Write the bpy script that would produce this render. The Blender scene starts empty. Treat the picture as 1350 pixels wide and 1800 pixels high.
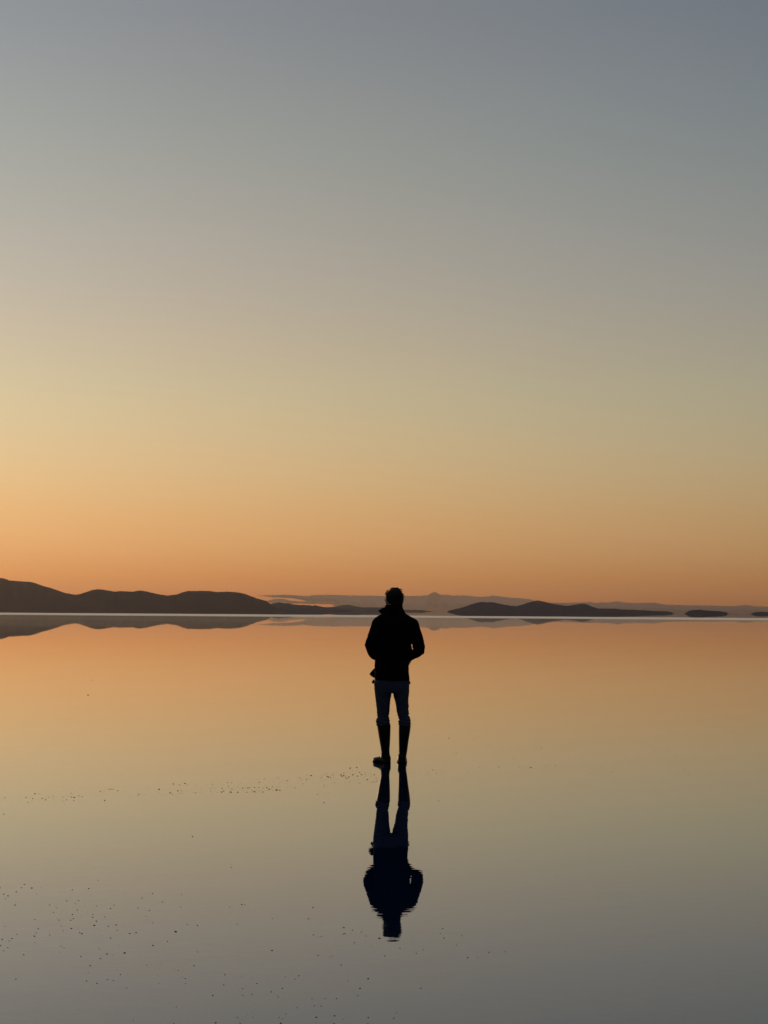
import bpy, bmesh, math, random
from mathutils import Vector, Matrix, noise as mn
random.seed(7)
C = bpy.context
S = C.scene
col = S.collection
rad = math.radians

# ------------------------------------------------------------------ camera
PW, PH, F = 1350.0, 1800.0, 4000.0          # photograph size and focal length in its pixels
CAM_H = 1.584
PITCH = math.atan(174.1 / F)
ROLL = math.atan(0.0074)
cam_d = bpy.data.cameras.new('camera')
cam = bpy.data.objects.new('camera', cam_d); col.objects.link(cam)
cam_d.sensor_fit = 'VERTICAL'; cam_d.sensor_height = 24.0
cam_d.lens = F / PH * 24.0
cam_d.clip_start = 0.1; cam_d.clip_end = 400000
RM = Matrix.Rotation(math.pi/2 + PITCH, 4, 'X') @ Matrix.Rotation(ROLL, 4, 'Z')
cam.matrix_world = Matrix.Translation((0, 0, CAM_H)) @ RM
S.camera = cam
S.render.resolution_x = 768; S.render.resolution_y = 1024

def ray(px, py):
    d = Vector(((px - PW/2) / F, (PH/2 - py) / F, -1.0))
    return (RM.to_3x3() @ d).normalized()
def ground(px, py):
    d = ray(px, py); t = CAM_H / -d.z
    return Vector((d.x*t, d.y*t, 0.0)), t
def at(px, py, Y):                            # the point at depth Y (metres north) seen at a pixel
    d = ray(px, py); t = Y / d.y
    return Vector((d.x*t, Y, CAM_H + d.z*t))

# ------------------------------------------------------------------ sky
SUN_AZ = -24.0                                # degrees left of the view, just out of frame
SUN_EL = 0.8
def lin(c): return tuple(((v/255.0)/12.92 if v/255.0 <= 0.04045 else ((v/255.0+0.055)/1.055)**2.4) for v in c)
W = bpy.data.worlds.new('World'); S.world = W; W.use_nodes = True
nt = W.node_tree; N = nt.nodes; L = nt.links; N.clear()
def mk(nt, t, **kw):
    n = nt.nodes.new(t)
    for k, v in kw.items(): setattr(n, k, v)
    return n
def mth(nt, op, a, b=None, c=None):
    n = nt.nodes.new('ShaderNodeMath'); n.operation = op
    for i, v in enumerate((a, b, c)):
        if v is None: continue
        if isinstance(v, (int, float)): n.inputs[i].default_value = v
        else: nt.links.new(v, n.inputs[i])
    return n.outputs[0]
tc = mk(nt, 'ShaderNodeTexCoord'); sx = mk(nt, 'ShaderNodeSeparateXYZ')
L.new(tc.outputs['Generated'], sx.inputs[0])
X, Y_, Z = sx.outputs
el = mth(nt, 'MULTIPLY', mth(nt, 'ARCSINE', mth(nt, 'MINIMUM', mth(nt, 'MAXIMUM', Z, 0.0), 1.0)), 180/math.pi)
tpos = mth(nt, 'SQRT', mth(nt, 'DIVIDE', el, 90.0))
# colour of the dusk sky against elevation (degrees), at the middle of the view
def hdeg(h): return math.degrees(PITCH + math.atan((h - 174.1) / F))
prof = [(0, (175.0, 100.7, 45.6)), (22, (184.5, 108.9, 50.9)), (38, (194.8, 120.8, 58.2)), (56, (200.1, 131.1, 68.4)), (80, (200.9, 142.5, 86.0)), (103, (204.1, 151.3, 96.4)), (140, (206.3, 159.3, 106.9)), (180, (205.6, 165.3, 114.8)), (223, (203.4, 171.4, 125.0)), (290, (198.4, 175.6, 135.9)), (373, (189.5, 176.2, 143.5)), (460, (180.7, 169.5, 146.7)), (573, (168.0, 161.9, 149.3)), (690, (156.0, 154.7, 147.7)), (813, (143.2, 147.5, 144.1)), (930, (134.6, 139.2, 141.0)), (1053, (125.0, 130.7, 136.3))]
stops = [(hdeg(h), lin(c)) for h, c in prof]
stops += [(19, lin((122,130,137))), (26, lin((124,133,142))), (38, lin((128,138,149))), (60, lin((132,143,156))), (90, lin((133,145,158)))]
def spline(stops, n):                          # monotone resampling of the stops, even in sqrt(elevation)
    ts = [math.sqrt(max(e, 0)/90) for e, _ in stops]; out = []
    lo = [0.0] + [0.04 + (0.46-0.04)*i/(n-6) for i in range(n-5)] + [0.52, 0.62, 0.78, 1.0]
    for t in lo:
        for i in range(len(ts)-1):
            if t <= ts[i+1] + 1e-9: break
        u = (t - ts[i]) / (ts[i+1] - ts[i])
        p = []
        for k in range(3):
            y = lambda j: stops[min(max(j, 0), len(stops)-1)][1][k]
            x = lambda j: ts[min(max(j, 0), len(ts)-1)]
            m0 = (y(i+1)-y(i-1))/max(x(i+1)-x(i-1), 1e-6)*(x(i+1)-x(i)) if i > 0 else y(i+1)-y(i)
            m1 = (y(i+2)-y(i))/max(x(i+2)-x(i), 1e-6)*(x(i+1)-x(i))
            p.append((2*u**3-3*u*u+1)*y(i)+(u**3-2*u*u+u)*m0+(-2*u**3+3*u*u)*y(i+1)+(u**3-u*u)*m1)
        out.append((t, p))
    return out
def ramp(nt, fac, pts, scale=1.0):
    r = nt.nodes.new('ShaderNodeValToRGB'); cr = r.color_ramp; cr.interpolation = 'LINEAR'
    while len(cr.elements) > 1: cr.elements.remove(cr.elements[-1])
    for i, (p, c) in enumerate(pts):
        e = cr.elements[0] if i == 0 else cr.elements.new(p)
        e.position = p; e.color = (c[0]*scale, c[1]*scale, c[2]*scale, 1)
    nt.links.new(fac, r.inputs[0]); return r.outputs[0]
base = ramp(nt, tpos, spline(stops, 30))
# the side the sun has set on is brighter
sa, ca = math.sin(rad(SUN_AZ)), math.cos(rad(SUN_AZ))
hl = mth(nt, 'MAXIMUM', mth(nt, 'SQRT', mth(nt, 'ADD', mth(nt, 'MULTIPLY', X, X), mth(nt, 'MULTIPLY', Y_, Y_))), 1e-5)
cosd = mth(nt, 'DIVIDE', mth(nt, 'ADD', mth(nt, 'MULTIPLY', X, sa), mth(nt, 'MULTIPLY', Y_, ca)), hl)
ang = mth(nt, 'MULTIPLY', mth(nt, 'ARCCOSINE', mth(nt, 'MINIMUM', mth(nt, 'MAXIMUM', cosd, -1.0), 1.0)), 1/math.pi)
gains = [(0, (1.7,1.62,1.5)), (5, (1.62,1.55,1.45)), (10, (1.46,1.42,1.36)), (14.4, (1.285,1.285,1.27)), (19, (1.15,1.13,1.12)), (24, (1,1,1)),
         (28.8, (.865,.895,.935)), (33.6, (.75,.80,.86)), (42, (.60,.68,.78)), (60, (.46,.52,.60)), (90, (.36,.40,.46)), (130, (.29,.32,.36)), (180, (.26,.28,.32))]
az = ramp(nt, ang, [(a/180, g) for a, g in gains], 0.5)
up = mk(nt, 'ShaderNodeMapRange', interpolation_type='SMOOTHSTEP'); L.new(el, up.inputs[0])
up.inputs[1].default_value = 30; up.inputs[2].default_value = 80
mx = mk(nt, 'ShaderNodeMix', data_type='RGBA', blend_type='MIX'); L.new(up.outputs[0], mx.inputs[0]); L.new(az, mx.inputs[6]); mx.inputs[7].default_value = (.5,.5,.51,1)
ml = mk(nt, 'ShaderNodeMix', data_type='RGBA', blend_type='MULTIPLY'); ml.inputs[0].default_value = 1
L.new(base, ml.inputs[6]); L.new(mx.outputs[2], ml.inputs[7])
bg1 = mk(nt, 'ShaderNodeBackground'); bg1.inputs[1].default_value = 2.0; L.new(ml.outputs[2], bg1.inputs[0])
bg1.inputs[1].default_value = 1.93
st = mk(nt, 'ShaderNodeTexSky', sky_type='NISHITA', sun_disc=False)
st.sun_elevation = rad(SUN_EL); st.sun_rotation = rad(SUN_AZ); st.air_density = 1.0; st.dust_density = 1.0; st.ozone_density = 1.0
bg2 = mk(nt, 'ShaderNodeBackground'); bg2.inputs[1].default_value = 0.01; L.new(st.outputs[0], bg2.inputs[0])
ad = mk(nt, 'ShaderNodeAddShader'); L.new(bg1.outputs[0], ad.inputs[0]); L.new(bg2.outputs[0], ad.inputs[1])
wo = mk(nt, 'ShaderNodeOutputWorld'); L.new(ad.outputs[0], wo.inputs[0])

# the sun, almost on the horizon, left of the frame and behind the hills
sd = bpy.data.lights.new('sun', 'SUN'); sd.energy = 0.8; sd.angle = rad(0.53); sd.color = (1.0, 0.62, 0.36)
so = bpy.data.objects.new('sun', sd); col.objects.link(so)
dv = Vector((sa*math.cos(rad(SUN_EL)), ca*math.cos(rad(SUN_EL)), math.sin(rad(SUN_EL))))
so.rotation_euler = (-dv).to_track_quat('-Z', 'Y').to_euler()
so.location = dv * 50

S.view_settings.view_transform = 'Standard'; S.view_settings.look = 'None'
S.view_settings.exposure = 0; S.view_settings.gamma = 1; S.view_settings.use_curve_mapping = False

# ------------------------------------------------------------------ helpers
def tag(o, label=None, cat=None, group=None, kind=None):
    if label: o['label'] = label
    if cat: o['category'] = cat
    if group: o['group'] = group
    if kind: o['kind'] = kind
    return o
def link_bm(name, bm, mat, parent=None, smooth=True):
    me = bpy.data.meshes.new(name); bm.to_mesh(me); bm.free()
    for p in me.polygons: p.use_smooth = smooth
    o = bpy.data.objects.new(name, me); col.objects.link(o)
    if mat: me.materials.append(mat)
    if parent: o.parent = parent
    return o
def bake(o):                                   # apply the modifiers
    dg = C.evaluated_depsgraph_get(); dg.update()
    me = bpy.data.meshes.new_from_object(o.evaluated_get(dg))
    mats = [m for m in o.data.materials]
    o.modifiers.clear(); old = o.data; o.data = me; me.name = o.name
    if not me.materials:
        for m in mats: me.materials.append(m)
    for p in me.polygons: p.use_smooth = True
    return o
def principled(name, colr, rough=0.8, spec=0.5, noise_scale=None, noise_amt=0.0, bump=0.0, bump_scale=200.0):
    m = bpy.data.materials.new(name); m.use_nodes = True; t = m.node_tree
    b = t.nodes['Principled BSDF']; b.inputs['Base Color'].default_value = (*colr, 1)
    b.inputs['Roughness'].default_value = rough; b.inputs['Specular IOR Level'].default_value = spec
    if noise_scale:
        tc = t.nodes.new('ShaderNodeTexCoord'); n = t.nodes.new('ShaderNodeTexNoise'); n.inputs['Scale'].default_value = noise_scale; n.inputs['Detail'].default_value = 4
        t.links.new(tc.outputs['Object'], n.inputs['Vector'])
        mr = t.nodes.new('ShaderNodeMix'); mr.data_type = 'RGBA'; t.links.new(n.outputs['Fac'], mr.inputs[0])
        mr.inputs[6].default_value = (*[c*(1-noise_amt) for c in colr], 1); mr.inputs[7].default_value = (*[c*(1+noise_amt) for c in colr], 1)
        t.links.new(mr.outputs[2], b.inputs['Base Color'])
    if bump:
        tc = t.nodes.new('ShaderNodeTexCoord'); n = t.nodes.new('ShaderNodeTexNoise'); n.inputs['Scale'].default_value = bump_scale; n.inputs['Detail'].default_value = 3
        t.links.new(tc.outputs['Object'], n.inputs['Vector'])
        bp = t.nodes.new('ShaderNodeBump'); bp.inputs['Distance'].default_value = bump; t.links.new(n.outputs['Fac'], bp.inputs['Height'])
        t.links.new(bp.outputs[0], b.inputs['Normal'])
    return m

# ------------------------------------------------------------------ water
def water_mat():
    m = bpy.data.materials.new('still_shallow_water'); m.use_nodes = True; t = m.node_tree; t.nodes.clear(); l = t.links
    geo = mk(t, 'ShaderNodeNewGeometry')
    sp = mk(t, 'ShaderNodeSeparateXYZ'); l.new(geo.outputs['Position'], sp.inputs[0])
    def vec(scale):
        v = mk(t, 'ShaderNodeVectorMath', operation='MULTIPLY'); l.new(geo.outputs['Position'], v.inputs[0]); v.inputs[1].default_value = scale; return v.outputs[0]
    def nz(v, scale, detail=2.0, rough=0.5):
        n = mk(t, 'ShaderNodeTexNoise'); n.inputs['Scale'].default_value = scale; n.inputs['Detail'].default_value = detail; n.inputs['Roughness'].default_value = rough
        l.new(v, n.inputs['Vector']); return n
    fine = nz(vec((.35, 1.1, 1.0)), 27.0, 3.0)
    soft = nz(vec((.35, 1.0, 1.0)), 9.0, 1.0)
    patch = nz(vec((1, 1, 1)), 0.9, 2.0)
    def mr(x, a, b, c, d):
        n = mk(t, 'ShaderNodeMapRange', interpolation_type='SMOOTHSTEP'); l.new(x, n.inputs[0])
        for i, v in enumerate((a, b, c, d)): n.inputs[i+1].default_value = v
        return n.outputs[0]
    near = mr(sp.outputs[1], 11.0, 23.0, 1.0, 0.10)
    far = mr(sp.outputs[1], 60.0, 400.0, 0.0, 1.0)
    pm = mr(patch.outputs['Fac'], 0.38, 0.62, 0.35, 1.0)
    amp = mth(t, 'MULTIPLY', mth(t, 'MULTIPLY', near, pm), 0.0120)
    amp2 = mth(t, 'ADD', mth(t, 'MULTIPLY', near, 0.0012), mth(t, 'MULTIPLY', far, 0.0004))
    def off(n, a):
        s = mk(t, 'ShaderNodeVectorMath', operation='SUBTRACT'); l.new(n.outputs['Color'], s.inputs[0]); s.inputs[1].default_value = (.5, .5, .5)
        k = mk(t, 'ShaderNodeVectorMath', operation='SCALE'); l.new(s.outputs[0], k.inputs[0]); l.new(a, k.inputs['Scale']); return k.outputs[0]
    a1 = mk(t, 'ShaderNodeVectorMath', operation='ADD'); l.new(off(fine, amp), a1.inputs[0]); l.new(off(soft, amp2), a1.inputs[1])
    a2 = mk(t, 'ShaderNodeVectorMath', operation='MULTIPLY'); l.new(a1.outputs[0], a2.inputs[0]); a2.inputs[1].default_value = (1, 1, 0)
    a3 = mk(t, 'ShaderNodeVectorMath', operation='ADD'); l.new(a2.outputs[0], a3.inputs[0]); a3.inputs[1].default_value = (0, 0, 1)
    nn = mk(t, 'ShaderNodeVectorMath', operation='NORMALIZE'); l.new(a3.outputs[0], nn.inputs[0])
    gl = mk(t, 'ShaderNodeBsdfGlossy'); gl.inputs['Roughness'].default_value = 0.0; l.new(nn.outputs[0], gl.inputs['Normal'])
    gl.inputs['Color'].default_value = (1, 1, 1, 1)
    df = mk(t, 'ShaderNodeBsdfDiffuse'); df.inputs['Color'].default_value = (.004, .010, .034, 1)
    g2 = mk(t, 'ShaderNodeBsdfGlossy'); g2.inputs['Roughness'].default_value = 0.16   # wind-roughened far water
    gm = mk(t, 'ShaderNodeMixShader'); l.new(mth(t, 'MULTIPLY', mth(t, 'MULTIPLY', mr(sp.outputs[1], 70.0, 330.0, 0.0, 1.0), mr(sp.outputs[1], 560.0, 620.0, 1.0, 0.0)), mth(t, 'MULTIPLY', mr(nz(vec((.004, .03, 1)), 1.0, 2.0).outputs['Fac'], .35, .65, .5, 1.0), .17)), gm.inputs[0])
    l.new(gl.outputs[0], gm.inputs[1]); l.new(g2.outputs[0], gm.inputs[2])
    fr = mk(t, 'ShaderNodeFresnel'); fr.inputs[0].default_value = 1.60; l.new(nn.outputs[0], fr.inputs['Normal'])
    mx = mk(t, 'ShaderNodeMixShader'); l.new(fr.outputs[0], mx.inputs[0]); l.new(df.outputs[0], mx.inputs[1]); l.new(gm.outputs[0], mx.inputs[2])
    o = mk(t, 'ShaderNodeOutputMaterial'); l.new(mx.outputs[0], o.inputs[0])
    return m
bm = bmesh.new()
R = [0, 30, 300, 3000, 30000, 45000]; NS = 48; rings = []
for r in R:
    rings.append([bm.verts.new((r*math.sin(2*math.pi*i/NS), r*math.cos(2*math.pi*i/NS), 0)) for i in range(NS)] if r else [bm.verts.new((0, 0, 0))])
for a, b in zip(rings, rings[1:]):
    for i in range(NS):
        j = (i+1) % NS
        if len(a) == 1: bm.faces.new((a[0], b[j], b[i]))
        else: bm.faces.new((a[i], a[j], b[j], b[i]))
for f in bm.faces:
    f.normal_update()
    if f.normal.z < 0: f.normal_flip()
tag(link_bm('water', bm, water_mat(), smooth=False), kind='structure')

# dry salt bank across the flat, half a kilometre away
def salt_mat():
    m = principled('dry_salt', (.98, .91, .80), 0.26, 1.0, 0.02, 0.03)
    t = m.node_tree; b = t.nodes['Principled BSDF']
    b.inputs['Sheen Weight'].default_value = 1.0; b.inputs['Sheen Roughness'].default_value = 0.35; b.inputs['Sheen Tint'].default_value = (1, .97, .93, 1)
    return m
bm = bmesh.new(); n = 500; fr_, bk = [], []
D0, D1 = CAM_H*F/11.3, CAM_H*F/7.9
for i in range(n+1):
    x = -1600 + 3200*i/n
    a = mn.noise((x*.012, 1.3, 0)); b = mn.noise((x*.009, 7.7, 0)); c = mn.noise((x*.07, 3.1, 0))
    y0 = D0*(1 + .03*a + .012*c); y1 = D1*(1 + .05*b + .02*c)
    fr_.append((bm.verts.new((x, y0, -.01)), bm.verts.new((x, y0+3, .03)), bm.verts.new((x, (y0+y1)/2, .07+.03*b)), bm.verts.new((x, y1-3, .04)), bm.verts.new((x, y1, -.01))))
for i in range(n):
    for k in range(4): bm.faces.new((fr_[i][k], fr_[i+1][k], fr_[i+1][k+1], fr_[i][k+1]))
tag(link_bm('salt_bank', bm, salt_mat()), kind='structure')

# ------------------------------------------------------------------ hills
def interp(pts, x):
    if x <= pts[0][0]: return pts[0][1]
    for (a, b), (c, d) in zip(pts, pts[1:]):
        if x <= c: return b + (d-b)*(x-a)/(c-a)
    return pts[-1][1]
def hor(px): return 1069.15 + 0.0074*px
def hills(name, pts, dist, depth, mat, rough=1.0, step=1.6, zmin=-20):
    pts = sorted(pts); x0, x1 = pts[0][0], pts[-1][0]
    ns = int((x1-x0)/step); nd = 26; bm = bmesh.new(); rows = []
    for i in range(ns+1):
        px = x0 + (x1-x0)*i/ns
        h = (hor(px) - interp(pts, px)) / F * dist
        c = at(px, hor(px), dist); r = []
        edge = max(0.0, h + rough*.45*min(1, h/(10*dist/F))*mn.fractal((px*.21, dist*.003, 9.0), .8, 2, 4)*dist/F)   # small breaks along the crest
        for k in range(nd+1):
            u = k/nd; q = (u-.5)*2
            y = dist + q*depth*.5
            pr = (1 - abs(q)**1.35)
            s = mn.fractal((c.x/dist*F*.03, q*2.2+dist*.001, 2.0), .9, 2.0, 4)
            s2 = mn.fractal((c.x/dist*F*.10, q*5, 5.0), .9, 2.0, 3)
            z = edge*pr*(1 + rough*(.30*s+.10*s2)*abs(q)**.6)
            if q < 0: z = min(z, edge*.985*(y/dist) + (CAM_H if z < CAM_H else 0)*0)
            z -= (abs(q)**6)*6 + 1.5
            z += CAM_H*pr
            r.append(bm.verts.new((c.x*(y/dist), y, z)))
        rows.append(r)
    for a, b in zip(rows, rows[1:]):
        for k in range(nd): bm.faces.new((a[k], b[k], b[k+1], a[k+1]))
    bmesh.ops.recalc_face_normals(bm, faces=bm.faces)
    return tag(link_bm(name, bm, mat), kind='structure')
def cv(lst, x0): return [(x0 + u/3.9706, 1000 + v/3.9706) for u, v in lst]
m_brown = principled('brown_hillside', (.11, .068, .055), 1.0, 0.0, .004, .12)
m_slate = principled('slate_hillside', (.085, .062, .066), 1.0, 0.0, .004, .10)
A = [(-420, 1036), (-330, 1022), (-250, 1030), (-180, 1014), (-110, 1008), (-50, 1011)] + cv([(0,62),(15,62),(30,66),(45,72),(60,78),(95,81),(140,85),(200,88),(240,96),(270,107),(300,118),(350,130),(400,148),(450,165),(500,176),(530,178),(560,173),(600,160),(640,146),(680,140),(720,143),(760,150),(800,157),(820,154),(840,153),(900,156),(930,157),(960,150),(975,149),(1010,153),(1060,165),(1120,178),(1170,184),(1200,180),(1235,177),(1270,162),(1310,152),(1350,152)], 0)[0:] + cv([(60,151),(110,153),(170,160),(230,157),(300,161),(330,166),(360,173),(410,192),(450,207),(490,217),(510,222),(530,236),(560,262),(620,290)], 340)
hills('hills', A, 12000, 5200, m_brown)
B = cv([(430,292),(480,262),(520,248),(545,241),(570,236),(600,231),(635,240),(655,237),(690,245),(740,250),(810,252),(830,257),(845,251),(870,257),(900,263),(960,269),(1040,280),(1120,292)], 340)
hills('hills', B, 15500, 3600, m_slate)
Cc = cv([(820,290),(880,272),(930,266),(960,266),(1000,260),(1050,250),(1090,250),(1130,260),(1180,267),(1300,268),(1350,266)], 340) + cv([(60,278),(120,284),(250,286),(280,292),(330,297),(410,301),(450,306),(500,309)], 680)
hills('hills', Cc, 20000, 4000, m_slate)
Dd = cv([(400,308),(415,300),(430,290),(470,280),(530,266),(590,245),(620,236),(640,231),(665,228),(700,231),(735,230),(770,237),(820,248),(870,256),(900,258),(940,250),(990,232),(1030,222),(1055,218),(1085,224),(1130,236),(1180,245),(1240,255),(1260,256),(1300,250),(1345,243)], 680) + cv([(60,240),(75,243),(90,247),(130,264),(165,274),(230,275),(290,276),(330,281),(420,284),(500,288),(560,292),(640,294),(675,299),(690,306),(698,311)], 1010)
hills('hills', Dd, 11000, 2600, m_slate)
E = cv([(765,312),(772,306),(785,298),(800,289),(830,284),(880,282),(910,287),(960,290),(1000,292),(1030,295),(1050,300),(1057,296),(1062,304),(1072,310)], 1010)
hills('hills', E, 8000, 1200, m_slate, step=1.0)
Fh = cv([(1225,313),(1235,310),(1250,303),(1265,299),(1300,297),(1350,300),(1420,303),(1480,298),(1560,300),(1700,308)], 1010)
hills('hills', Fh, 8200, 1200, m_slate, step=1.0)
G = cv([(1040,313),(1062,309),(1090,313),(1150,314),(1220,314),(1250,312),(1275,316)], 1010)
hills('hills', G, 8100, 700, m_slate, step=1.0, rough=0)

# ------------------------------------------------------------------ clouds lying on the horizon
def cloud_mat():
    m = bpy.data.materials.new('dusk_cloud'); m.use_nodes = True; t = m.node_tree; t.nodes.clear(); l = t.links
    d = mk(t, 'ShaderNodeBsdfDiffuse'); d.inputs[0].default_value = (.40, .32, .29, 1)
    tr = mk(t, 'ShaderNodeBsdfTranslucent'); tr.inputs[0].default_value = (.60, .43, .41, 1)
    mx = mk(t, 'ShaderNodeMixShader'); mx.inputs[0].default_value = .6; l.new(d.outputs[0], mx.inputs[1]); l.new(tr.outputs[0], mx.inputs[2])
    o = mk(t, 'ShaderNodeOutputMaterial'); l.new(mx.outputs[0], o.inputs[0]); return m
CD = 60000.0
bm = bmesh.new()
def cloud_piece(top, bot, depth=5000.0, step=1.0, dist=CD, amp=.9):
    x0, x1 = top[0][0], top[-1][0]; ns = max(6, int((x1-x0)/step)); nk = 14; rows = []
    for i in range(ns+1):
        px = x0 + (x1-x0)*i/ns
        yt, yb = interp(top, px), interp(bot, px)
        j = mn.fractal((px*.22, dist*.01, yt*.0), .9, 2, 3)*amp*min(1, (yb-yt)/4)
        yt += j; mid = (yt+yb)/2; hh = max((yb-yt)/2, .05); r = []
        for k in range(nk):
            a = 2*math.pi*k/nk; ca_, sa_ = math.cos(a), math.sin(a)
            wob = 1 + .12*mn.noise((px*.06, a*1.2, 3.3))
            Yd = dist + ca_*depth*wob*min(1, hh/3+.2)
            p = at(px, mid - hh*sa_, dist)
            r.append(bm.verts.new((p.x*Yd/dist, Yd, CAM_H+(p.z-CAM_H)*Yd/dist)))
        rows.append(r)
    for a, b in zip(rows, rows[1:]):
        for k in range(nk): bm.faces.new((a[k], a[(k+1) % nk], b[(k+1) % nk], b[k]))
    bm.faces.new(rows[0]); bm.faces.new(list(reversed(rows[-1])))
top = cv([(775,190),(800,187),(850,182),(960,180),(1080,183),(1340,187)], 340) + cv([(115,187),(230,186),(290,182),(375,179),(420,177),(450,184),(540,183),(570,186),(600,189),(640,193),(700,191),(740,184),(790,190),(850,198),(930,203),(1000,211),(1050,225),(1130,234),(1250,236),(1340,233)], 680) + cv([(60,234),(100,230),(150,236),(190,232),(230,234),(270,228),(300,224),(350,234),(380,233),(410,238),(520,235),(570,236),(620,247),(700,250),(800,253),(900,254),(1000,256),(1100,260),(1150,254),(1200,250),(1260,260),(1350,262),(1500,262),(1800,268)], 1010)
bot = cv([(775,196),(800,230),(850,243),(900,248),(960,247),(985,262),(1030,316)], 340) + [(680, 1085), (1500, 1086)]
cloud_piece(top, bot)
cloud_piece(cv([(440,188),(470,186),(520,184),(580,182),(640,180),(700,183),(740,187),(800,190)], 340), cv([(440,189),(470,190),(520,194),(560,201),(600,199),(640,204),(680,205),(740,214),(800,226)], 340), dist=CD*1.02)
cloud_piece(cv([(512,224),(540,216),(570,208),(610,206),(640,212),(680,222),(720,224),(760,229),(800,224),(850,232)], 340), cv([(512,226),(530,236),(560,240),(640,243),(700,243),(780,243),(850,246)], 340), dist=CD*.98)
cloud_piece(cv([(288,182),(300,174),(312,168),(320,163),(340,162),(356,169),(375,179)], 680), cv([(288,185),(320,187),(375,187)], 680), dist=CD*.99, amp=.3)
tag(link_bm('cloud_bank', bm, cloud_mat()), kind='stuff')

# ------------------------------------------------------------------ the air between here and the far hills
def haze_mat():
    m = bpy.data.materials.new('evening_haze'); m.use_nodes = True; t = m.node_tree; t.nodes.clear()
    v = mk(t, 'ShaderNodeVolumePrincipled'); v.inputs['Density'].default_value = HAZE; v.inputs['Color'].default_value = (.97, .84, .68, 1)
    v.inputs['Anisotropy'].default_value = .6
    o = mk(t, 'ShaderNodeOutputMaterial'); t.links.new(v.outputs[0], o.inputs[1]); return m
HAZE = 1.3e-5
bm = bmesh.new(); bmesh.ops.create_cube(bm, size=1.0, matrix=Matrix.Translation((0, 0, 249)) @ Matrix.Diagonal((94000, 94000, 500, 1)))
tag(link_bm('haze', bm, haze_mat(), smooth=False), kind='stuff')

# ------------------------------------------------------------------ the man
FOOT, FD = ground(690, 1341.4)
PXM = FOOT.y / F * 1.0013                     # metres per photograph pixel at his distance
def P(u, v, oy=1020, ox=620):                  # from a 9x detail of the photo to his own x, z
    x = ox + u/9.0; y = oy + v/9.0; z = (1341.4 - y)
    return ((x - 690) - 0.0074*z)*PXM, z*PXM
def Q(u, v): return P(u, v, 1180)
m_jacket = principled('black_jacket_cloth', (.004, .004, .005), .95, .03, bump=.002, bump_scale=60)
m_jeans = principled('dark_denim', (.036, .044, .066), .95, .05, 40, .25, bump=.001, bump_scale=300)
m_boot = principled('black_rubber', (.002, .002, .002), .42, .14)
m_sole = principled('worn_rubber_sole', (.003, .003, .003), .9, .03)
m_skin = principled('skin', (.30, .16, .10), .6, .3)
m_hair = principled('dark_hair', (.006, .004, .003), .7, .15)
m_frame = principled('glasses_frame', (.02, .015, .012), .3, .5)
m_lens = principled('glasses_lens', (.5, .5, .5), .05, .5); m_lens.node_tree.nodes['Principled BSDF'].inputs['Transmission Weight'].default_value = 1.0
m_shirt = principled('dark_shirt_cloth', (.008, .007, .007), .9, .05)

def ring(bm, c, ax, ay, rx, ry, n=28, sq=2.3):
    vs = []
    for i in range(n):
        a = 2*math.pi*i/n; ca_, sa_ = math.cos(a), math.sin(a)
        x = math.copysign(abs(ca_)**(2/sq), ca_)*rx; y = math.copysign(abs(sa_)**(2/sq), sa_)*ry
        vs.append(bm.verts.new(c + ax*x + ay*y))
    return vs
def skin_rings(bm, rs, cap=True):
    for a, b in zip(rs, rs[1:]):
        n = len(a)
        for i in range(n): bm.faces.new((a[i], a[(i+1) % n], b[(i+1) % n], b[i]))
    if cap: bm.faces.new(list(reversed(rs[0]))); bm.faces.new(rs[-1])
def loft(bm, secs, sq=2.3):                    # secs: (xl, xr, z, depth, yc)
    rs = []
    for xl, xr, z, d, yc in secs:
        rs.append(ring(bm, Vector(((xl+xr)/2, yc, z)), Vector((1,0,0)), Vector((0,1,0)), (xr-xl)/2, d/2, sq=sq))
    skin_rings(bm, rs)
def tube(bm, pts, n=18, flat=1.0):             # pts: (x, y, z, r)
    rs = []; ps = [Vector(p[:3]) for p in pts]
    for i, p in enumerate(ps):
        d = (ps[min(i+1, len(ps)-1)] - ps[max(i-1, 0)]).normalized()
        ref = Vector((0, 1, 0)) if abs(d.y) < .9 else Vector((0, 0, 1))
        ax = d.cross(ref).normalized(); ay = d.cross(ax).normalized()
        rs.append(ring(bm, p, ax, ay, pts[i][3], pts[i][3]*flat, n, 2.0))
    skin_rings(bm, rs)
def blob(bm, c, r, seg=16):
    M = Matrix.Translation(c) @ Matrix.Diagonal((*r, 1))
    bmesh.ops.create_uvsphere(bm, u_segments=seg, v_segments=seg//2+2, radius=1, matrix=M)
def remesh(o, vox, smooth=4, folds=None):
    bmesh_fix = bmesh.new(); bmesh_fix.from_mesh(o.data); bmesh.ops.recalc_face_normals(bmesh_fix, faces=bmesh_fix.faces); bmesh_fix.to_mesh(o.data); bmesh_fix.free()
    r = o.modifiers.new('r', 'REMESH'); r.mode = 'VOXEL'; r.voxel_size = vox
    s = o.modifiers.new('s', 'SMOOTH'); s.iterations = smooth; s.factor = .5
    bake(o)
    if folds:
        amp, sc = folds
        nrm = [v.normal.copy() for v in o.data.vertices]; new = []
        for v, nv in zip(o.data.vertices, nrm):
            p = v.co; k = mn.fractal((p.x*sc, p.y*sc, p.z*sc*1.3), .8, 2, 3)
            c_ = p + nv*(k*amp); new += [c_.x, c_.y, c_.z]
        o.data.vertices.foreach_set('co', new); o.data.update()
    return o

def zpx(v, o=1020): return (1341.4 - (o + v/9.0))*PXM
BODY_Y = 0.0
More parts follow.
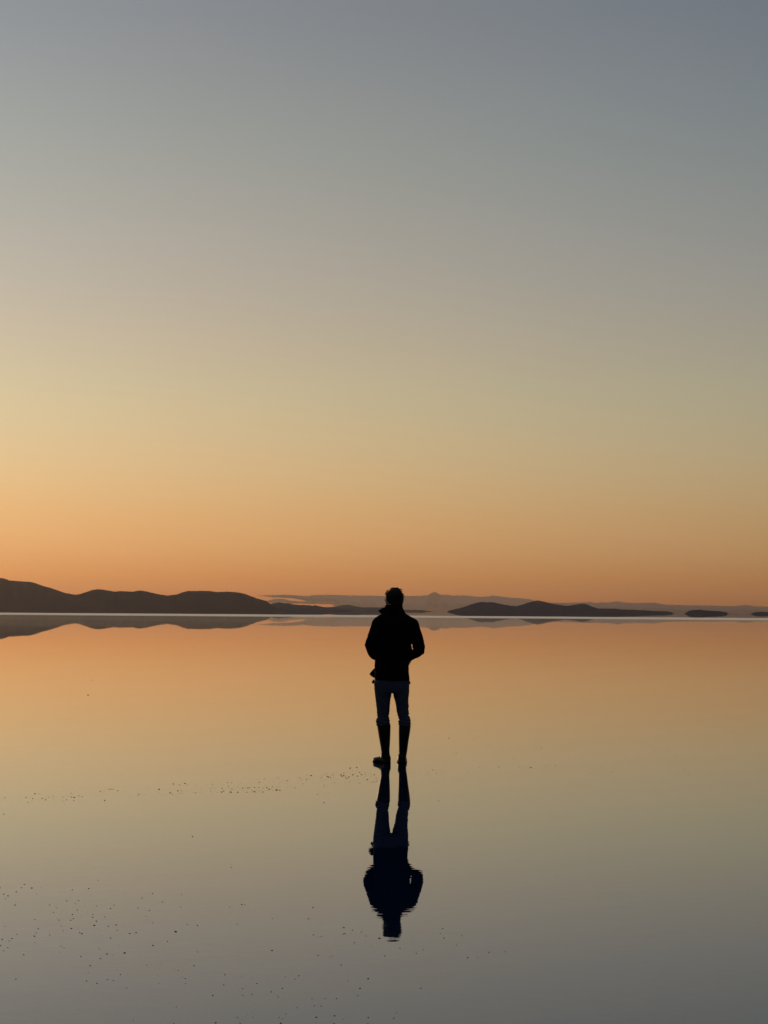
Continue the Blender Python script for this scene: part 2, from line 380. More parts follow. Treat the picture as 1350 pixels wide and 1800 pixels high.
# --- body (skin): head, neck, trunk, arms with hands, legs: one continuous surface
bm = bmesh.new()
hx, hz = P(658, 318); yaw = rad(24)
hc = Vector((hx, .02, hz - .005))
def hd(dx, dy, dz):                            # head-local (dy = towards the face) to the man's space
    return hc + Vector((dx*math.cos(yaw) - dy*math.sin(yaw), dx*math.sin(yaw) + dy*math.cos(yaw), dz))
blob(bm, hd(0, -.005, .02), (.073, .094, .092), 24)
blob(bm, hd(0, .035, -.045), (.056, .062, .078), 20)
blob(bm, hd(0, .062, -.085), (.030, .030, .028))
for s in (-1, 1):
    blob(bm, hd(s*.033, .078, -.035), (.024, .018, .022)); blob(bm, hd(s*.030, .084, .024), (.026, .012, .010))
    blob(bm, hd(s*.076, -.005, -.018), (.010, .020, .033)); blob(bm, hd(s*.031, .077, .004), (.014, .013, .012))
tube(bm, [(*hd(0, .086, .012), .008), (*hd(0, .100, -.012), .011), (*hd(0, .108, -.028), .014), (*hd(0, .094, -.034), .013)])
blob(bm, hd(0, .092, -.056), (.022, .010, .006)); blob(bm, hd(0, .090, -.066), (.018, .011, .007))
tube(bm, [(hx, .0, hz-.04, .070), (hx, -.005, hz-.11, .066), (hx, -.01, hz-.16, .07)])
cx, _ = P(640, 800)
loft(bm, [(cx-.06, cx+.06, zpx(560), .12, 0), (cx-.14, cx+.14, zpx(650), .13, 0), (cx-.155, cx+.155, zpx(800), .20, 0), (cx-.14, cx+.14, zpx(1150), .19, 0), (cx-.15, cx+.15, zpx(1450), .20, 0), (cx-.16, cx+.16, zpx(1650), .21, 0), (cx-.13, cx+.13, zpx(1760), .18, 0)])
def arm_pts(side):
    if side < 0: raw = [(405, 700, 0, .058), (330, 800, -.015, .052), (290, 930, -.025, .047), (278, 1045, -.02, .043), (310, 1130, .04, .040), (362, 1200, .10, .034), (395, 1225, .14, .028)]
    else: raw = [(945, 715, 0, .058), (1005, 820, -.015, .052), (1045, 960, -.025, .047), (1060, 1080, -.02, .043), (1020, 1150, .04, .040), (950, 1205, .10, .034), (905, 1228, .14, .028)]
    return [(P(u, v)[0], y, P(u, v)[1], r*.8) for u, v, y, r in raw]
for s in (-1, 1):
    ap = arm_pts(s); tube(bm, ap)
    w = Vector(ap[-1][:3]); inw = Vector((-s*.45, .25, -.85)).normalized(); side_v = inw.cross(Vector((0, 1, 0))).normalized()
    palm = w + inw*.05
    tube(bm, [(*(w - inw*.01), .026), (*(w + inw*.03), .036), (*(w + inw*.085), .034)], flat=.5)
    for k, (ln, of) in enumerate(((.065, -.027), (.075, -.009), (.070, .009), (.055, .027))):
        b = w + inw*.08 + side_v*of
        q1 = b + inw*ln*.5 + Vector((-s*.004, .006, 0)); q2 = b + inw*ln + Vector((-s*.012, .016, 0))
        tube(bm, [(*b, .0095), (*q1, .0088), (*q2, .007)], 10)
    tb = w + inw*.03 + Vector((0, .022, 0))
    tube(bm, [(*tb, .013), (*(tb + inw*.03 + Vector((-s*.006, .020, 0))), .011), (*(tb + inw*.055 + Vector((-s*.012, .024, 0))), .008)], 10)
LEG_L = [(335, 300, 600, 0), (352, 430, 588, 0), (375, 560, 575, 0), (385, 680, 562, 0), (392, 740, 562, 0)]
def legline(pts): return [((Q(a, v)[0]+Q(b, v)[0])/2, yy, Q(0, v)[1], (Q(b, v)[0]-Q(a, v)[0])/2) for a, v, b, yy in pts]
tube(bm, [(x, y, z, r*.86) for x, y, z, r in legline([(345, 300, 620, 0), (375, 560, 588, 0), (388, 720, 572, .0), (395, 900, 585, -.01), (430, 1150, 585, -.01), (455, 1300, 580, 0)])])
tube(bm, [(x, y, z, r*.86) for x, y, z, r in legline([(640, 300, 890, 0), (692, 600, 880, 0), (725, 740, 895, 0), (735, 900, 900, -.01), (740, 1150, 865, -.01), (745, 1300, 840, 0)])])
person = link_bm('person', bm, m_skin); remesh(person, .0045, 2)
person.location = FOOT
tag(person, 'man seen from behind standing in shallow water in black jacket, jeans and rubber boots', 'person')

# --- jacket
bm = bmesh.new()
def sec(v, ul, ur, d, yc=0.0): return (P(ul, v)[0], P(ur, v)[0], zpx(v), d, yc)
loft(bm, [sec(505, 520, 775, .15, -.005), sec(535, 462, 830, .16), sec(560, 430, 872, .175), sec(590, 385, 925, .19), sec(615, 352, 975, .20), sec(640, 333, 1005, .215), sec(690, 345, 1010, .24), sec(780, 355, 985, .265), sec(900, 352, 955, .27), sec(970, 350, 948, .27), sec(1010, 350, 940, .27), sec(1030, 350, 926, .27),
          sec(1050, 350, 930, .27), sec(1075, 350, 932, .27), sec(1100, 350, 940, .27), sec(1150, 348, 925, .27), sec(1200, 350, 900, .275), sec(1300, 350, 890, .28), sec(1400, 348, 886, .285), sec(1480, 345, 893, .29), sec(1560, 352, 900, .295), sec(1592, 358, 901, .295)], 2.5)
def sleeve(raw): tube(bm, [(P(u, v)[0], y, P(u, v)[1], r/9*PXM) for u, v, y, r in raw], 22)
sleeve([(440, 640, 0, 70), (400, 690, 0, 92), (360, 790, -.02, 88), (318, 910, -.035, 84), (292, 990, -.035, 82), (275, 1042, -.03, 83), (290, 1090, -.01, 79), (306, 1140, .03, 84), (345, 1195, .08, 80), (385, 1225, .13, 70), (415, 1235, .16, 60)])
sleeve([(905, 650, 0, 70), (950, 700, 0, 92), (985, 790, -.02, 84), (1020, 900, -.035, 84), (1035, 1000, -.03, 97), (1044, 1070, -.02, 100), (1046, 1125, -.01, 92), (1005, 1160, .03, 80), (935, 1195, .08, 78), (870, 1232, .13, 72), (830, 1250, .16, 60)])
blob(bm, Vector((P(948, 0)[0], 0, zpx(718))), (94/9*PXM, .085, 92/9*PXM)); blob(bm, Vector((P(400, 0)[0], 0, zpx(705))), (96/9*PXM, .085, 92/9*PXM))
blob(bm, Vector((P(880, 0)[0], .0, zpx(655))), (95/9*PXM, .08, 70/9*PXM)); blob(bm, Vector((P(440, 0)[0], .0, zpx(650))), (92/9*PXM, .08, 70/9*PXM))
jacket = link_bm('jacket', bm, m_jacket, person); remesh(jacket, .0042, 3, (.004, 11))
# sharper edges the outline shows: elbow crease, hem
bm = bmesh.new()
def plate(bm, uv, y0, thick, f=P, bulge=0.0):  # a piece of cloth with its own thickness, turned back a little towards its edge
    c = [f(u, v) for u, v in uv]; mxx = sum(p[0] for p in c)/len(c); mzz = sum(p[1] for p in c)/len(c)
    fr = [bm.verts.new((x, y0 - thick/2 + bulge*((x-mxx)**2+(z-mzz)**2)*20, z)) for x, z in c]
    bk = [bm.verts.new((x, y0 + thick/2 + bulge*((x-mxx)**2+(z-mzz)**2)*20, z)) for x, z in c]
    bm.faces.new(fr); bm.faces.new(list(reversed(bk)))
    for i in range(len(c)):
        j = (i+1) % len(c); bm.faces.new((fr[j], fr[i], bk[i], bk[j]))
plate(bm, [(350, 1405), (318, 1432), (290, 1468), (263, 1500), (285, 1528), (322, 1553), (338, 1562), (400, 1590), (420, 1500), (400, 1410)], .11, .012, bulge=.4)
bmesh.ops.recalc_face_normals(bm, faces=bm.faces)
front = link_bm('front_panel', bm, m_jacket, jacket)
bm = bmesh.new()                                # turned up collar with its left point sticking out
rs = []
for v, ul, ur, d in ((560, 448, 862, .150), (545, 455, 840, .155), (520, 462, 826, .150), (492, 478, 812, .148), (470, 492, 801, .146), (440, 508, 792, .145), (404, 520, 784, .146)):
    rs.append(ring(bm, Vector(((P(ul, v)[0]+P(ur, v)[0])/2, .0, zpx(v))), Vector((1,0,0)), Vector((0,1,0)), (P(ur, v)[0]-P(ul, v)[0])/2, d/2, 32, 2.2))
skin_rings(bm, rs, cap=False)
inner = [ring(bm, Vector(((P(ul, v)[0]+P(ur, v)[0])/2, .0, zpx(v))), Vector((1,0,0)), Vector((0,1,0)), (P(ur, v)[0]-P(ul, v)[0])/2-.008, d/2-.008, 32, 2.2) for v, ul, ur, d in ((404, 520, 784, .146), (470, 492, 801, .146), (540, 455, 840, .155))]
skin_rings(bm, [rs[-1]] + inner, cap=False)
plate(bm, [(530, 425), (490, 446), (450, 470), (418, 487), (405, 493), (418, 512), (436, 534), (458, 556), (520, 560), (560, 480)], .03, .010, bulge=.2)
collar = link_bm('collar', bm, m_jacket, jacket)
# shirt tail corners below the hem
bm = bmesh.new()
plate(bm, [(345, 140), (322, 150), (312, 165), (301, 183), (308, 200), (326, 212), (336, 200), (345, 170)], .03, .02, Q)
link_bm('shirt_tail', bm, m_shirt, person); bm = bmesh.new()
plate(bm, [(893, 140), (903, 168), (912, 182), (918, 193), (910, 206), (900, 216), (892, 214), (885, 160)], .03, .02, Q)
link_bm('shirt_tail', bm, m_shirt, person)
# --- jeans
bm = bmesh.new()
def qs(v, ul, ur, d, yc=0.0): return (Q(ul, v)[0], Q(ur, v)[0], Q(0, v)[1], d, yc)
loft(bm, [qs(100, 356, 885, .25), qs(150, 350, 898, .27), qs(210, 338, 898, .275), qs(270, 343, 895, .27), qs(320, 348, 892, .26), qs(352, 352, 888, .24)], 2.5)
loft(bm, [qs(300, 346, 612, .22), qs(350, 351, 618, .22), qs(400, 357, 608, .215), qs(450, 362, 598, .205), qs(530, 371, 590, .19), qs(600, 378, 584, .175), qs(660, 384, 577, .165), qs(690, 388, 573, .16), qs(705, 385, 570, .16), qs(725, 392, 568, .155), qs(745, 386, 577, .16), qs(765, 376, 580, .165), qs(785, 370, 584, .165), qs(815, 374, 586, .165), qs(840, 377, 588, .16), qs(880, 388, 585, .15)], 2.2)
loft(bm, [qs(300, 640, 894, .22), qs(350, 636, 890, .22), qs(400, 648, 885, .215), qs(450, 660, 882, .205), qs(500, 671, 878, .195), qs(530, 678, 884, .19), qs(560, 684, 888, .185), qs(600, 690, 880, .18), qs(640, 695, 887, .175), qs(670, 701, 893, .17), qs(697, 707, 884, .165), qs(720, 715, 898, .165), qs(745, 724, 906, .165), qs(768, 735, 912, .165), qs(785, 722, 912, .165), qs(815, 724, 915, .165), qs(840, 724, 914, .16), qs(880, 730, 905, .15)], 2.2)
jeans = link_bm('jeans', bm, m_jeans, person); remesh(jeans, .0042, 2, (.0035, 14))
nrm = [v.normal.copy() for v in jeans.data.vertices]; new = []; zb = Q(0, 848)[1]   # creases bunching above the boots
for v, nv in zip(jeans.data.vertices, nrm):
    c_ = v.co.copy(); z = c_.z
    if zb - .02 < z < zb + .16: c_ += nv*math.sin(z*190 + c_.x*25 + 2.2*math.sin(c_.y*30))*.0035*(1 - (z-zb)/.18)
    new += [c_.x, c_.y, c_.z]
jeans.data.vertices.foreach_set('co', new); jeans.data.update()
# --- boots
def boot(shaft, foot_dir, heel, flen, fw):
    bm = bmesh.new()
    loft(bm, shaft, 2.1)
    d = Vector((foot_dir[0], foot_dir[1], 0)).normalized(); s = Vector((-d.y, d.x, 0)) ; up_ = Vector((0, 0, 1))
    prof_f = [(0.0, .038, -.008, .085), (.03, .043, -.006, .105), (.07, .043, -.006, .118), (.11, .042, -.006, .088), (.15, .045, -.007, .068), (.20, .051, -.008, .058), (.245, .050, -.006, .054), (.28, .042, -.002, .048), (.30, .026, .000, .038)]
    rs = []
    for t_, w_, z0, z1 in prof_f:
        c = heel + d*(t_*flen/.30); c.z = (z0+z1)/2
        rs.append(ring(bm, c, s, up_, w_*fw, (z1-z0)/2, 24, 2.6))
    skin_rings(bm, rs)
    b = link_bm('boot', bm, m_boot, person); remesh(b, .004, 3)
    bm = bmesh.new()                            # sole with a heel block
    out = []
    for t_, w_ in ((-.006, .026), (.0, .036), (.03, .042), (.07, .042), (.11, .039), (.15, .045), (.20, .052), (.245, .051), (.28, .042), (.302, .026), (.308, .012)):
        out.append((t_*flen/.30, w_*fw))
    for z0, z1, lim in ((-.010, .010, 9), (-.020, -.009, .085)):
        o2 = [(a, b_) for a, b_ in out if a < lim]
        poly = [heel + d*a + s*b_ for a, b_ in o2] + [heel + d*a - s*b_ for a, b_ in reversed(o2)]
        lo = [bm.verts.new((p.x, p.y, z0)) for p in poly]; hi = [bm.verts.new((p.x, p.y, z1)) for p in poly]
        bm.faces.new(lo); bm.faces.new(list(reversed(hi)))
        for i in range(len(poly)):
            j = (i+1) % len(poly); bm.faces.new((lo[i], lo[j], hi[j], hi[i]))
    bmesh.ops.recalc_face_normals(bm, faces=bm.faces)
    link_bm('sole', bm, m_sole, b, smooth=False)
    return b
lh = Vector((Q(548, 0)[0] + .012, -.045, 0))
boot([qs(846, 380, 601, .155, -.005), qs(860, 384, 600, .155, -.005), qs(960, 400, 598, .15, -.008), qs(1080, 420, 594, .135, -.008), qs(1180, 438, 588, .12, -.004), qs(1260, 450, 583, .108, 0), qs(1310, 448, 588, .108, 0), qs(1370, 440, 596, .11, 0)], (-.49, .87), lh, .268, 1.0)
rh = Vector((Q(786, 0)[0], -.06, 0))
boot([qs(846, 723, 919, .155, -.005), qs(860, 723, 918, .155, -.005), qs(960, 722, 906, .15, -.008), qs(1080, 725, 886, .135, -.008), qs(1180, 727, 872, .12, -.004), qs(1260, 728, 862, .108, 0), qs(1340, 728, 848, .108, 0), qs(1380, 728, 848, .11, 0)], (.02, 1), rh, .30, 1.03)
# --- hair
bm = bmesh.new()
blob(bm, hd(0, -.016, .028), (.083, .098, .094), 28)
blob(bm, hd(0, -.050, -.030), (.074, .060, .062), 20)
blob(bm, hd(-.004, .01, .052), (.062, .070, .046), 20)
blob(bm, hd(.036, -.02, -.012), (.054, .070, .062), 20); blob(bm, hd(-.020, -.025, -.015), (.062, .065, .060), 20)
blob(bm, hc + Vector((-.028, -.01, .046)), (.058, .07, .052), 20); blob(bm, hc + Vector((-.020, .0, -.02)), (.072, .06, .060), 20)
blob(bm, hc + Vector((-.024, -.02, .012)), (.066, .06, .064), 20); blob(bm, hc + Vector((.020, -.03, .0)), (.068, .05, .080), 20)
blob(bm, hd(.005, -.02, -.055), (.076, .052, .045), 20)
for v in bm.verts:
    k = mn.fractal((v.co.x*28, v.co.y*28, v.co.z*28), .8, 2, 3); v.co += (v.co-hc).normalized()*k*.006
rnd = random.Random(3)
def strand(p, d, ln, r, curl):
    pts = []; c = p.copy(); d = d.normalized(); ax = Vector((rnd.uniform(-1, 1), rnd.uniform(-1, 1), rnd.uniform(-1, 1))).normalized()
    for k in range(5):
        pts.append((*c, r*(1 - k/4.6)))
        c = c + d*ln/4; d = (Matrix.Rotation(curl, 3, ax) @ d)
        d.z -= .10; d.normalize()
    tube(bm, pts, 5)
for i in range(620):
    a = rnd.uniform(0, 2*math.pi); e = rnd.uniform(-.35, 1.0)
    q = Vector((math.cos(a)*math.sqrt(max(0, 1-e*e)), math.sin(a)*math.sqrt(max(0, 1-e*e)), e))
    if q.y > .45 and q.z < .55: continue
    p = hd(q.x*.080, q.y*.095-.014, q.z*.092+.028)
    t_ = q.cross(Vector((0, 0, 1))); d = Vector((q.x*.45, q.y*.4, q.z*.35-.35)) + Vector((rnd.uniform(-.5, .5), rnd.uniform(-.5, .5), rnd.uniform(-.3, .3)))
    strand(p, d, rnd.uniform(.018, .034), .0028, rnd.uniform(-.35, .35))
def wisp(uvs, y, r):                            # loose curls above the crown, drawn where the photo shows them
    pts = [(P(u, v)[0], y, P(u, v)[1], r*(1-.6*i/len(uvs))) for i, (u, v) in enumerate(uvs)]; tube(bm, pts, 6)
wisp([(675, 150), (690, 136), (706, 133), (722, 140), (732, 152), (740, 168), (748, 185)], .0, .0058)
wisp([(690, 160), (705, 148), (718, 146), (735, 160), (750, 182), (765, 200)], .01, .0064)
wisp([(742, 176), (752, 158), (762, 150), (772, 152), (780, 162), (781, 174), (776, 184)], .0, .0044)
wisp([(735, 180), (748, 172), (757, 160), (760, 148)], .01, .0040)
wisp([(700, 150), (716, 142), (738, 150), (752, 168), (768, 190), (784, 205)], -.01, .0045)
wisp([(548, 188), (536, 200), (526, 214), (518, 230), (514, 246)], .0, .0054)
wisp([(560, 172), (545, 186), (535, 205), (528, 230), (526, 262)], .01, .0064)
wisp([(600, 150), (622, 137), (650, 134), (680, 138)], .0, .0054)
hair = link_bm('hair', bm, m_hair, person)
# --- glasses
bm = bmesh.new()
for s in (-1, 1):
    tube(bm, [(*hd(s*.080, -.005, .008), .0018), (*hd(s*.079, .05, .012), .0018), (*hd(s*.074, .094, .012), .0022)], 8)
    pts = []
    for k in range(17):
        a = 2*math.pi*k/16; p = hd(s*.038 + .026*math.cos(a), .108, .000 + .020*math.sin(a)); pts.append((*p, .0017))
    tube(bm, pts, 6)
tube(bm, [(*hd(-.013, .108, .004), .0016), (*hd(0, .111, .007), .0016), (*hd(.013, .108, .004), .0016)], 6)
gl = link_bm('glasses', bm, m_frame, person)
for s in (-1, 1):
    bm = bmesh.new()
    fr = [bm.verts.new(hd(s*.038 + .025*math.cos(2*math.pi*k/24), .107, .019*math.sin(2*math.pi*k/24))) for k in range(24)]
    bk = [bm.verts.new(hd(s*.038 + .025*math.cos(2*math.pi*k/24), .109, .019*math.sin(2*math.pi*k/24))) for k in range(24)]
    bm.faces.new(fr); bm.faces.new(list(reversed(bk)))
    for k in range(24): bm.faces.new((fr[k], bk[k], bk[(k+1) % 24], fr[(k+1) % 24]))
    bmesh.ops.recalc_face_normals(bm, faces=bm.faces)
    link_bm('lens', bm, m_lens, gl, smooth=False)

# ------------------------------------------------------------------ salt crumbs on the water
Z4 = 3.9706
crumbs = []                                     # (px, py, size, group)
def add(txt, x0, y0, sc, grp):
    for it in txt.split():
        u, v, s = it.split(',')
        crumbs.append((x0 + float(u)/sc, y0 + float(v)/sc, float(s), grp))
add("""612,71,.6 685,187,1.2 170,217,1.6 150,240,1.2 222,242,1.8 288,240,.8 333,223,.7 3,240,1.2 114,269,1.5 27,285,1.5 56,297,1.6 38,318,1 255,281,.9 504,255,1.4 619,246,1.6 676,274,.5 632,289,.7 1064,280,1.4 991,312,1.3 1268,286,1.1 1134,340,1.3 1140,369,.6 465,331,1.3 549,331,1.3 526,352,1 333,325,.6 373,325,.5 346,360,1.2 105,361,1.6 108,335,.5 393,380,1.1 373,413,1.1 672,367,1.2 680,383,.5 771,384,1.4 796,361,1.2 962,382,1.3 1043,399,1.4 1260,378,1.1 539,397,1.3 610,409,.8 649,425,1.2 646,446,1.5 505,427,1.5 512,457,1.5 493,467,1.4 731,444,1.3 412,466,1.3 397,455,.9 407,479,.8 243,462,1.2 205,465,.7 428,507,1 673,473,1.7 657,503,2.2 811,500,1.7 756,509,1.4 818,537,1.2 1017,441,1 1028,464,.8 1064,485,1 1183,404,.6 1267,454,.6 1307,497,1.2 1225,547,2.6 1170,615,1.3 498,524,1.8 544,531,.9 555,554,1.4 572,561,1.8 440,540,1 347,570,1.2 267,527,1.4 252,556,1.3 241,578,1.7 246,623,1 118,565,1.1 34,509,1 84,595,1.6 62,611,1.2 15,601,1.5 5,644,1.5 54,658,1.3 25,681,1.3 657,568,.9 712,573,.9 771,591,1.5 905,560,1.6 949,554,1.6 1068,643,1.8 865,622,.5 830,642,.7 895,638,.6 870,695,2.3 692,666,1 746,703,1.8 788,711,.8 700,735,1.5 565,720,1.4 165,708,1.6 425,648,1 447,658,1.1 424,699,.8 629,784,1.6 617,835,1 603,891,1.5 677,908,1.5 750,881,1.3 792,888,1.3 841,846,1.3 885,838,.6 884,939,1.2 1022,780,1.1 1127,772,.9 1243,819,1.2 1217,811,.9 1292,874,1.5 1275,866,.8 1294,909,1 1099,854,.9 1108,906,1 111,878,1.4 1136,1064,.8 1230,1071,1.1 930,1167,1 1213,1188,1.3""", 0, 1500, Z4, 'near')
add("""265,98,1.3 338,357,1.6 357,360,1.1 253,375,1.1 273,403,.7 257,429,.7 154,394,.6 103,465,.5 50,350,.5 263,481,.7 306,495,1.1 318,485,.6 337,465,.6 834,378,1.5 802,457,1.5 712,368,.6 552,454,1 585,453,.6 898,481,.9 1049,519,1.9 1048,563,1.5 1059,560,1.3 1110,536,1.4 1104,557,.7 1173,549,1.3 1203,577,1.2 28,503,1.5 838,569,1.4 884,583,.9 894,579,1.1 1124,624,1.3 1298,593,2.2 983,606,.6 383,611,.8 170,576,.5 124,634,.9 27,689,1.1 871,714,1.4 953,723,1.1 973,717,1.1 1242,653,.9 1335,716,1.4 5,785,1.6 220,848,1.5 336,860,.9 416,880,.8 444,909,1.6 639,863,1 735,855,1.5 710,878,1.3 1080,889,1 1219,875,2 120,907,.6 211,918,1.4 344,944,1.3 400,934,.7 322,958,.7 344,990,1.4 410,985,1.5 543,967,1.5 620,942,1.6 578,986,.6 591,1002,1.2 134,991,1.7 117,967,.6 1147,994,1.3 827,1013,1.1 919,1013,1.2 998,1013,1.4 1006,1034,.7 723,1077,1.1 844,1064,1.3 892,1066,1.4 868,1104,.8 970,1050,.6 378,1125,.9 308,1145,1.3 417,1147,1.1 343,1165,.8 597,1145,1.2 648,1120,1.1 620,1155,1.2 640,1146,.6 857,1144,2 855,1181,.9 985,1134,1.8 1045,1158,1 1098,1140,.7 1070,1174,.5 1220,1147,1.7 1217,1190,1.2 154,1183,2 326,1185,1.4 610,1186,2.2 980,1189,1.7""", 340, 1500, Z4, 'near')
add("""325,91,.8 609,83,1 206,264,1.5 198,282,1.1 211,298,1.5 274,290,1.2 255,323,1.1 244,335,.8 309,329,.9 369,348,1.5 426,346,1.2 294,367,1.8 328,366,1 245,373,.6 94,295,.8 101,309,.9 56,334,1.3 139,339,1.1 114,352,1.2 611,306,.8 597,401,.9 697,373,.5 826,428,.7 949,454,.8 129,474,1.6 246,541,.8 199,560,.9 44,560,1.1 34,580,1.5""", 675, 1500, 2.0, 'near')
add("""99,145,.7 149,190,.8 180,187,.6 228,195,1.1 161,156,.6 185,163,.5 399,161,.8 316,200,.9 370,221,.9 254,248,1 222,274,.8 572,176,.8 519,176,.5 786,128,1 715,142,.6 677,143,.6 612,129,.4 943,160,.9 977,180,.8 738,188,.8 534,213,.8 526,234,.8 554,229,1.1 546,235,.7 650,215,.5 655,221,.5 680,219,.5 861,229,.7 955,237,1 993,236,1 991,245,.8 960,256,.6 946,265,.5 909,260,.4 904,267,.4 1024,258,1 768,254,1 697,270,.9 603,264,.5 817,279,.4 1177,273,.8 335,298,.9 355,300,.6 342,300,.6 403,297,1.1 444,294,.5 474,296,1 486,300,.9 505,296,.7 516,298,1.5 570,296,.9 577,292,.6 586,292,.7 602,291,1 603,297,.8 646,290,.6 544,330,.9 624,322,.5 727,320,1.1 801,315,1.1 813,306,.9 811,339,.6 1057,306,1 1072,322,1.1 1036,326,.8 983,332,.4 660,358,.5 192,415,1.2 257,397,.7 270,397,.7 335,355,.8 340,352,.6 203,370,.6 101,387,.9 281,302,.5 172,307,1.2 184,318,1.1 197,306,.9 155,316,.9 160,327,.8 148,321,.7 124,310,.7 120,324,.7 133,321,.7 208,318,.8 110,318,.6 100,312,.7 91,320,.7 88,330,.6 78,334,.6 206,330,.6""", 675, 1200, 2.0, 'right')
add("""33,287,1.2 3,312,.7 26,401,1.3 100,382,.5 121,374,.8 135,360,.4 141,310,.5 127,311,.4 181,285,1.3 194,272,.6 194,318,1.1 243,259,1.6 268,258,.7 229,293,1.2 225,310,.8 215,312,.5 263,301,.7 276,307,.6 294,291,1.3 288,309,.5 303,312,.5 313,292,.7 319,302,1.3 324,289,.6 341,283,1.1 371,275,1 374,291,.8 378,311,.8 357,313,.7 400,305,.5 408,335,.6 437,282,1 424,305,.5 433,306,.6 442,316,1 449,335,.8 463,301,1.1 479,275,.8 497,257,1.1 499,282,1.5 518,285,1.6 515,307,1.1 511,265,.5 550,274,1 558,276,.7 574,281,1.1 560,311,.9 592,306,.4 558,230,.7 436,240,.4 595,229,.4 699,225,.8 700,243,1.2 729,240,.9 740,222,.6 698,262,.6 680,274,.6 709,267,.4 763,227,1.2 776,227,1.1 790,227,1.1 757,233,.7 822,238,1.3 877,212,.9 868,230,.5 731,305,1.6 903,286,.8 968,263,1.3 962,271,.9 1008,266,.9 1020,225,.7 1033,230,.8 1041,218,.6 1130,187,.8 1111,228,1.7 1112,258,.8 1130,270,.8 1144,263,.6 1172,199,.4 1170,263,.6 1188,253,1.6 1204,263,1.1 1210,191,1.5 1230,268,.9 1241,239,1.6 1253,196,1 1260,204,.8 1255,255,1 1265,236,.7 1271,245,.8 1271,259,.8 1290,187,1.6 1307,198,.9 1344,248,.9""", 0, 1330, Z4, 'band')
add("""20,195,.9 20,175,.5 53,184,.8 57,222,.7 14,253,1.2 45,256,.8 64,255,.7 96,198,.7 120,183,.7 133,195,1 137,177,.8 147,171,.6 119,225,.9 132,216,.9 147,219,.8 120,242,.9 135,257,.8 168,250,.7 197,247,1.7 211,240,1.4 200,221,1.2 177,183,.6 185,184,.6 212,198,.4 238,181,1 266,181,1 244,212,1 243,203,.7 257,239,.9 262,248,1.8 266,225,1 274,231,.9 290,234,.7 250,256,.8 309,248,1.6 309,212,.9 318,226,.7 333,181,.4 342,218,1.3 350,237,.7 362,220,.8 380,219,1.3 392,217,1.2 371,248,1.1 379,249,.7 406,232,.8 416,240,1.1 427,216,1.3 427,246,1.7 400,251,.7 407,173,.5 415,179,.5 445,161,.9 460,179,1.2 455,216,1.2 439,228,.8 460,239,1 484,247,1.4 493,158,1 489,220,.9 512,217,1.5 529,227,1.7 519,234,.8 545,225,.7 552,211,1.1 556,237,.8 563,174,.8 580,233,2.2 603,234,1.6 585,212,.7 597,210,.6 610,209,.7 578,210,.5 590,149,1.1 605,177,.8 629,163,.8 637,185,.8 653,169,1.3 620,238,.4 653,218,.7 707,218,1 722,148,.7 741,148,1.1 748,162,.9 759,160,.9 763,190,1 789,160,1.1 792,132,.8 800,153,.6 822,132,1.6 795,211,.5 838,184,.7 847,203,.5 868,263,1 876,225,.6 512,318,.9 912,322,1.3 940,251,.9 912,194,.7 914,206,1.1 882,98,.5 895,144,1 886,152,.7 897,165,.8 921,126,.8 932,118,.9 933,138,1.3 942,141,1.3 926,162,.8 940,145,1 957,146,1.1 960,127,.8 964,182,.8 974,118,.9 975,130,1 976,143,.8 985,180,.8 997,110,.6 990,188,.6 1020,180,.5 1030,128,1.7 1036,139,1.2 1050,116,1.1 1047,132,1.4 1052,134,1 1062,144,1.2 1068,129,.7 1072,154,1.3 1085,142,1.5 1060,181,.5 1078,181,.6 1092,178,1 1094,80,1.7 1110,97,.9 1112,127,1.6 1125,119,.7 1140,76,1.5 1145,136,1.5 1160,110,1.4 1165,51,.7 1172,125,1.3 1162,184,1.1 1198,113,.9 1200,125,.8 1197,140,.6 1193,165,.8 1208,163,.9 1215,159,1.4 1217,173,.8 1237,115,.8 1237,136,.9 1243,180,.9 1256,176,1 1263,127,1.4 1267,175,.9 1275,150,1 1278,171,1.2 1262,71,.8 1230,94,.4 747,21,.9 476,29,.6 902,0,.7 326,8,.5""", 340, 1330, Z4, 'band')
m_crumb = principled('wet_salt_crumb', (.07, .056, .042), .6, .3, 300, .4)
def crumb_mesh(bm, c, w, d, h, seed):
    n0 = len(bm.verts)
    r = bmesh.ops.create_icosphere(bm, subdivisions=1, radius=1.0)
    rr = random.Random(seed)
    for v in r['verts']:
        k = 1 + rr.uniform(-.22, .22)
        v.co = Vector((v.co.x*w*k, v.co.y*d*k, v.co.z*h*k)) + c
protos = []
for i in range(7):
    bm = bmesh.new(); crumb_mesh(bm, Vector((0, 0, .12)), .5, .5, .34, i)
    me = bpy.data.meshes.new('salt_crumb'); bm.to_mesh(me); bm.free(); me.materials.append(m_crumb); protos.append(me)
def size_m(px, py, s):
    g, t_ = ground(px, py)
    return g, s*2.0*t_/F
LAB = {'near': ('tiny dark salt crumb scattered on the calm water in the foreground', 'salt crumbs on the foreground water'),
       'band': ('tiny dark salt crumb in the thin trail on the water left of the boots', 'salt crumbs in the trail left of the boots'),
       'right': ('tiny dark salt crumb floating on the water right of the boots', 'salt crumbs on the water right of the boots')}
crumbs.sort(key=lambda c: -c[2])
for i, (px, py, s, grp) in enumerate(crumbs[:290]):
    g, w = size_m(px, py, s)
    o = bpy.data.objects.new('salt_crumb', protos[i % 7]); col.objects.link(o)
    o.location = g; o.scale = (w, w*random.uniform(.7, 1.1), w*.62); o.rotation_euler.z = random.uniform(-.4, .4)
    tag(o, LAB[grp][0], 'salt crumb', LAB[grp][1])
bm = bmesh.new()
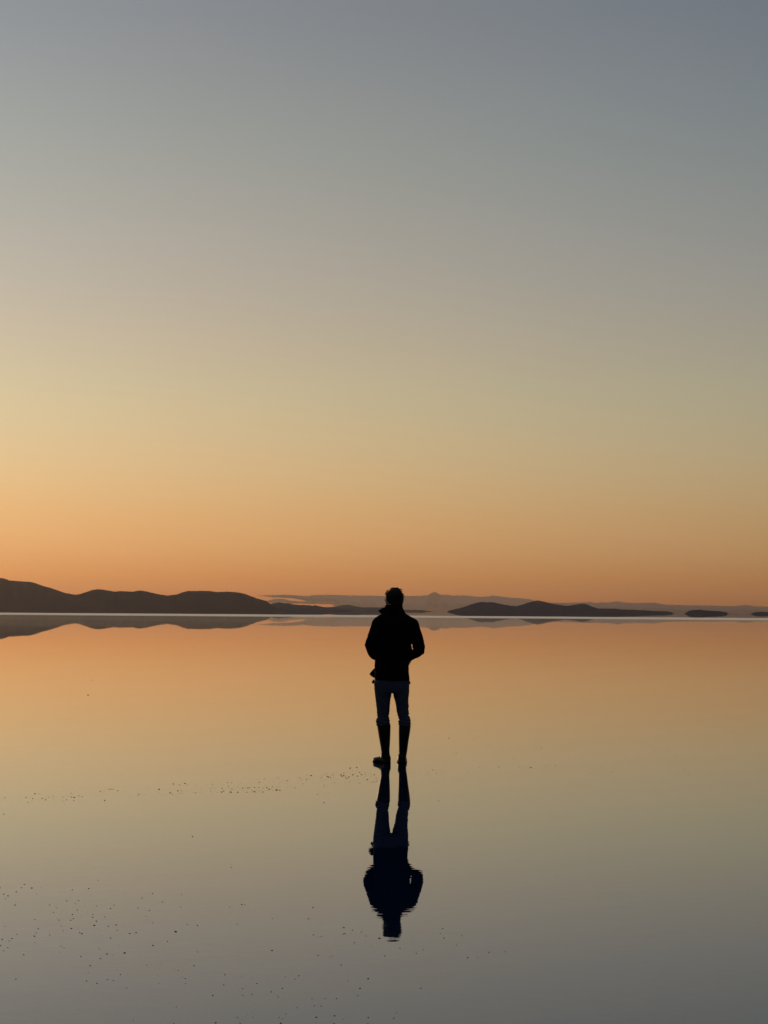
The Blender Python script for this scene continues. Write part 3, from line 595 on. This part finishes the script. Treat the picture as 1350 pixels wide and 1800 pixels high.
for i, (px, py, s, grp) in enumerate(crumbs[290:]):
    g, w = size_m(px, py, s); w *= .88
    crumb_mesh(bm, g + Vector((0, 0, .10*w)), w*.5, w*.45, w*.17, 1000+i)
rr = random.Random(5)
for i in range(260):                            # the faintest dust of the trail and of the right side
    if i < 150:
        px = rr.choice((rr.gauss(450, 60), rr.gauss(620, 35), rr.gauss(100, 55), rr.gauss(790, 60)))
        py = 1404 - (px/690)*38 + rr.gauss(0, 9) if px < 690 else rr.gauss(1360, 6)
    else: px, py = rr.gauss(1000, 130), rr.gauss(1322, 24)
    g, w = size_m(px, py, rr.uniform(.35, .6))
    crumb_mesh(bm, g + Vector((0, 0, .10*w)), w*.5, w*.45, w*.15, 4000+i)
tag(link_bm('salt_dust', bm, m_crumb), 'fine dark salt dust between the larger crumbs on the water', 'salt dust', kind='stuff')
def lone(name, px, py, parts, label):           # bigger bits, each with its own outline
    g, t_ = ground(px, py); k = t_/F; bm = bmesh.new()
    for j, (dx, dz, w, h) in enumerate(parts): crumb_mesh(bm, Vector((dx*k, 0, dz*k)), w*k/2, w*k/2.4, h*k/2, 77+j+int(px))
    o = link_bm(name, bm, m_crumb); o.location = g; tag(o, label, name.replace('_', ' ')); return o
lone('salt_clump', 155.0, 1222, [(-.4, .2, 2.0, 2.6), (1.4, 0, 1.8, 1.1)], 'two lobed dark clump alone on the orange water at far left')
lone('salt_flake', 160.2, 1195.5, [(0, 0, 2.6, .7), (1.8, 0, 2.4, .6)], 'thin flat dark flake on the water just beyond the two lobed clump')
lone('twig', 340+1031/Z4, 1500+780/Z4, [(0, .2, 1.5, 3.6), (.3, .8, 1.0, 2.2)], 'upright dark splinter poking from the water left of the reflected head')
lone('salt_lump', 340+548/Z4, 1500+678/Z4, [(0, 0, 4.6, 1.9), (.8, .1, 3, 1.6)], 'widest dark salt lump left of the reflected head, alone in open water')
lone('salt_lump', 340+1163/Z4, 1500+942/Z4, [(0, 0, 4.4, 1.9), (-.8, .1, 3, 1.5)], 'wide dark salt lump low in the photo, beneath the upright splinter')
lone('salt_lump', 338.3, 1470.6, [(0, 0, 2.6, 1.8)], 'lone dark salt lump midway between the salt trail and the foreground scatter')
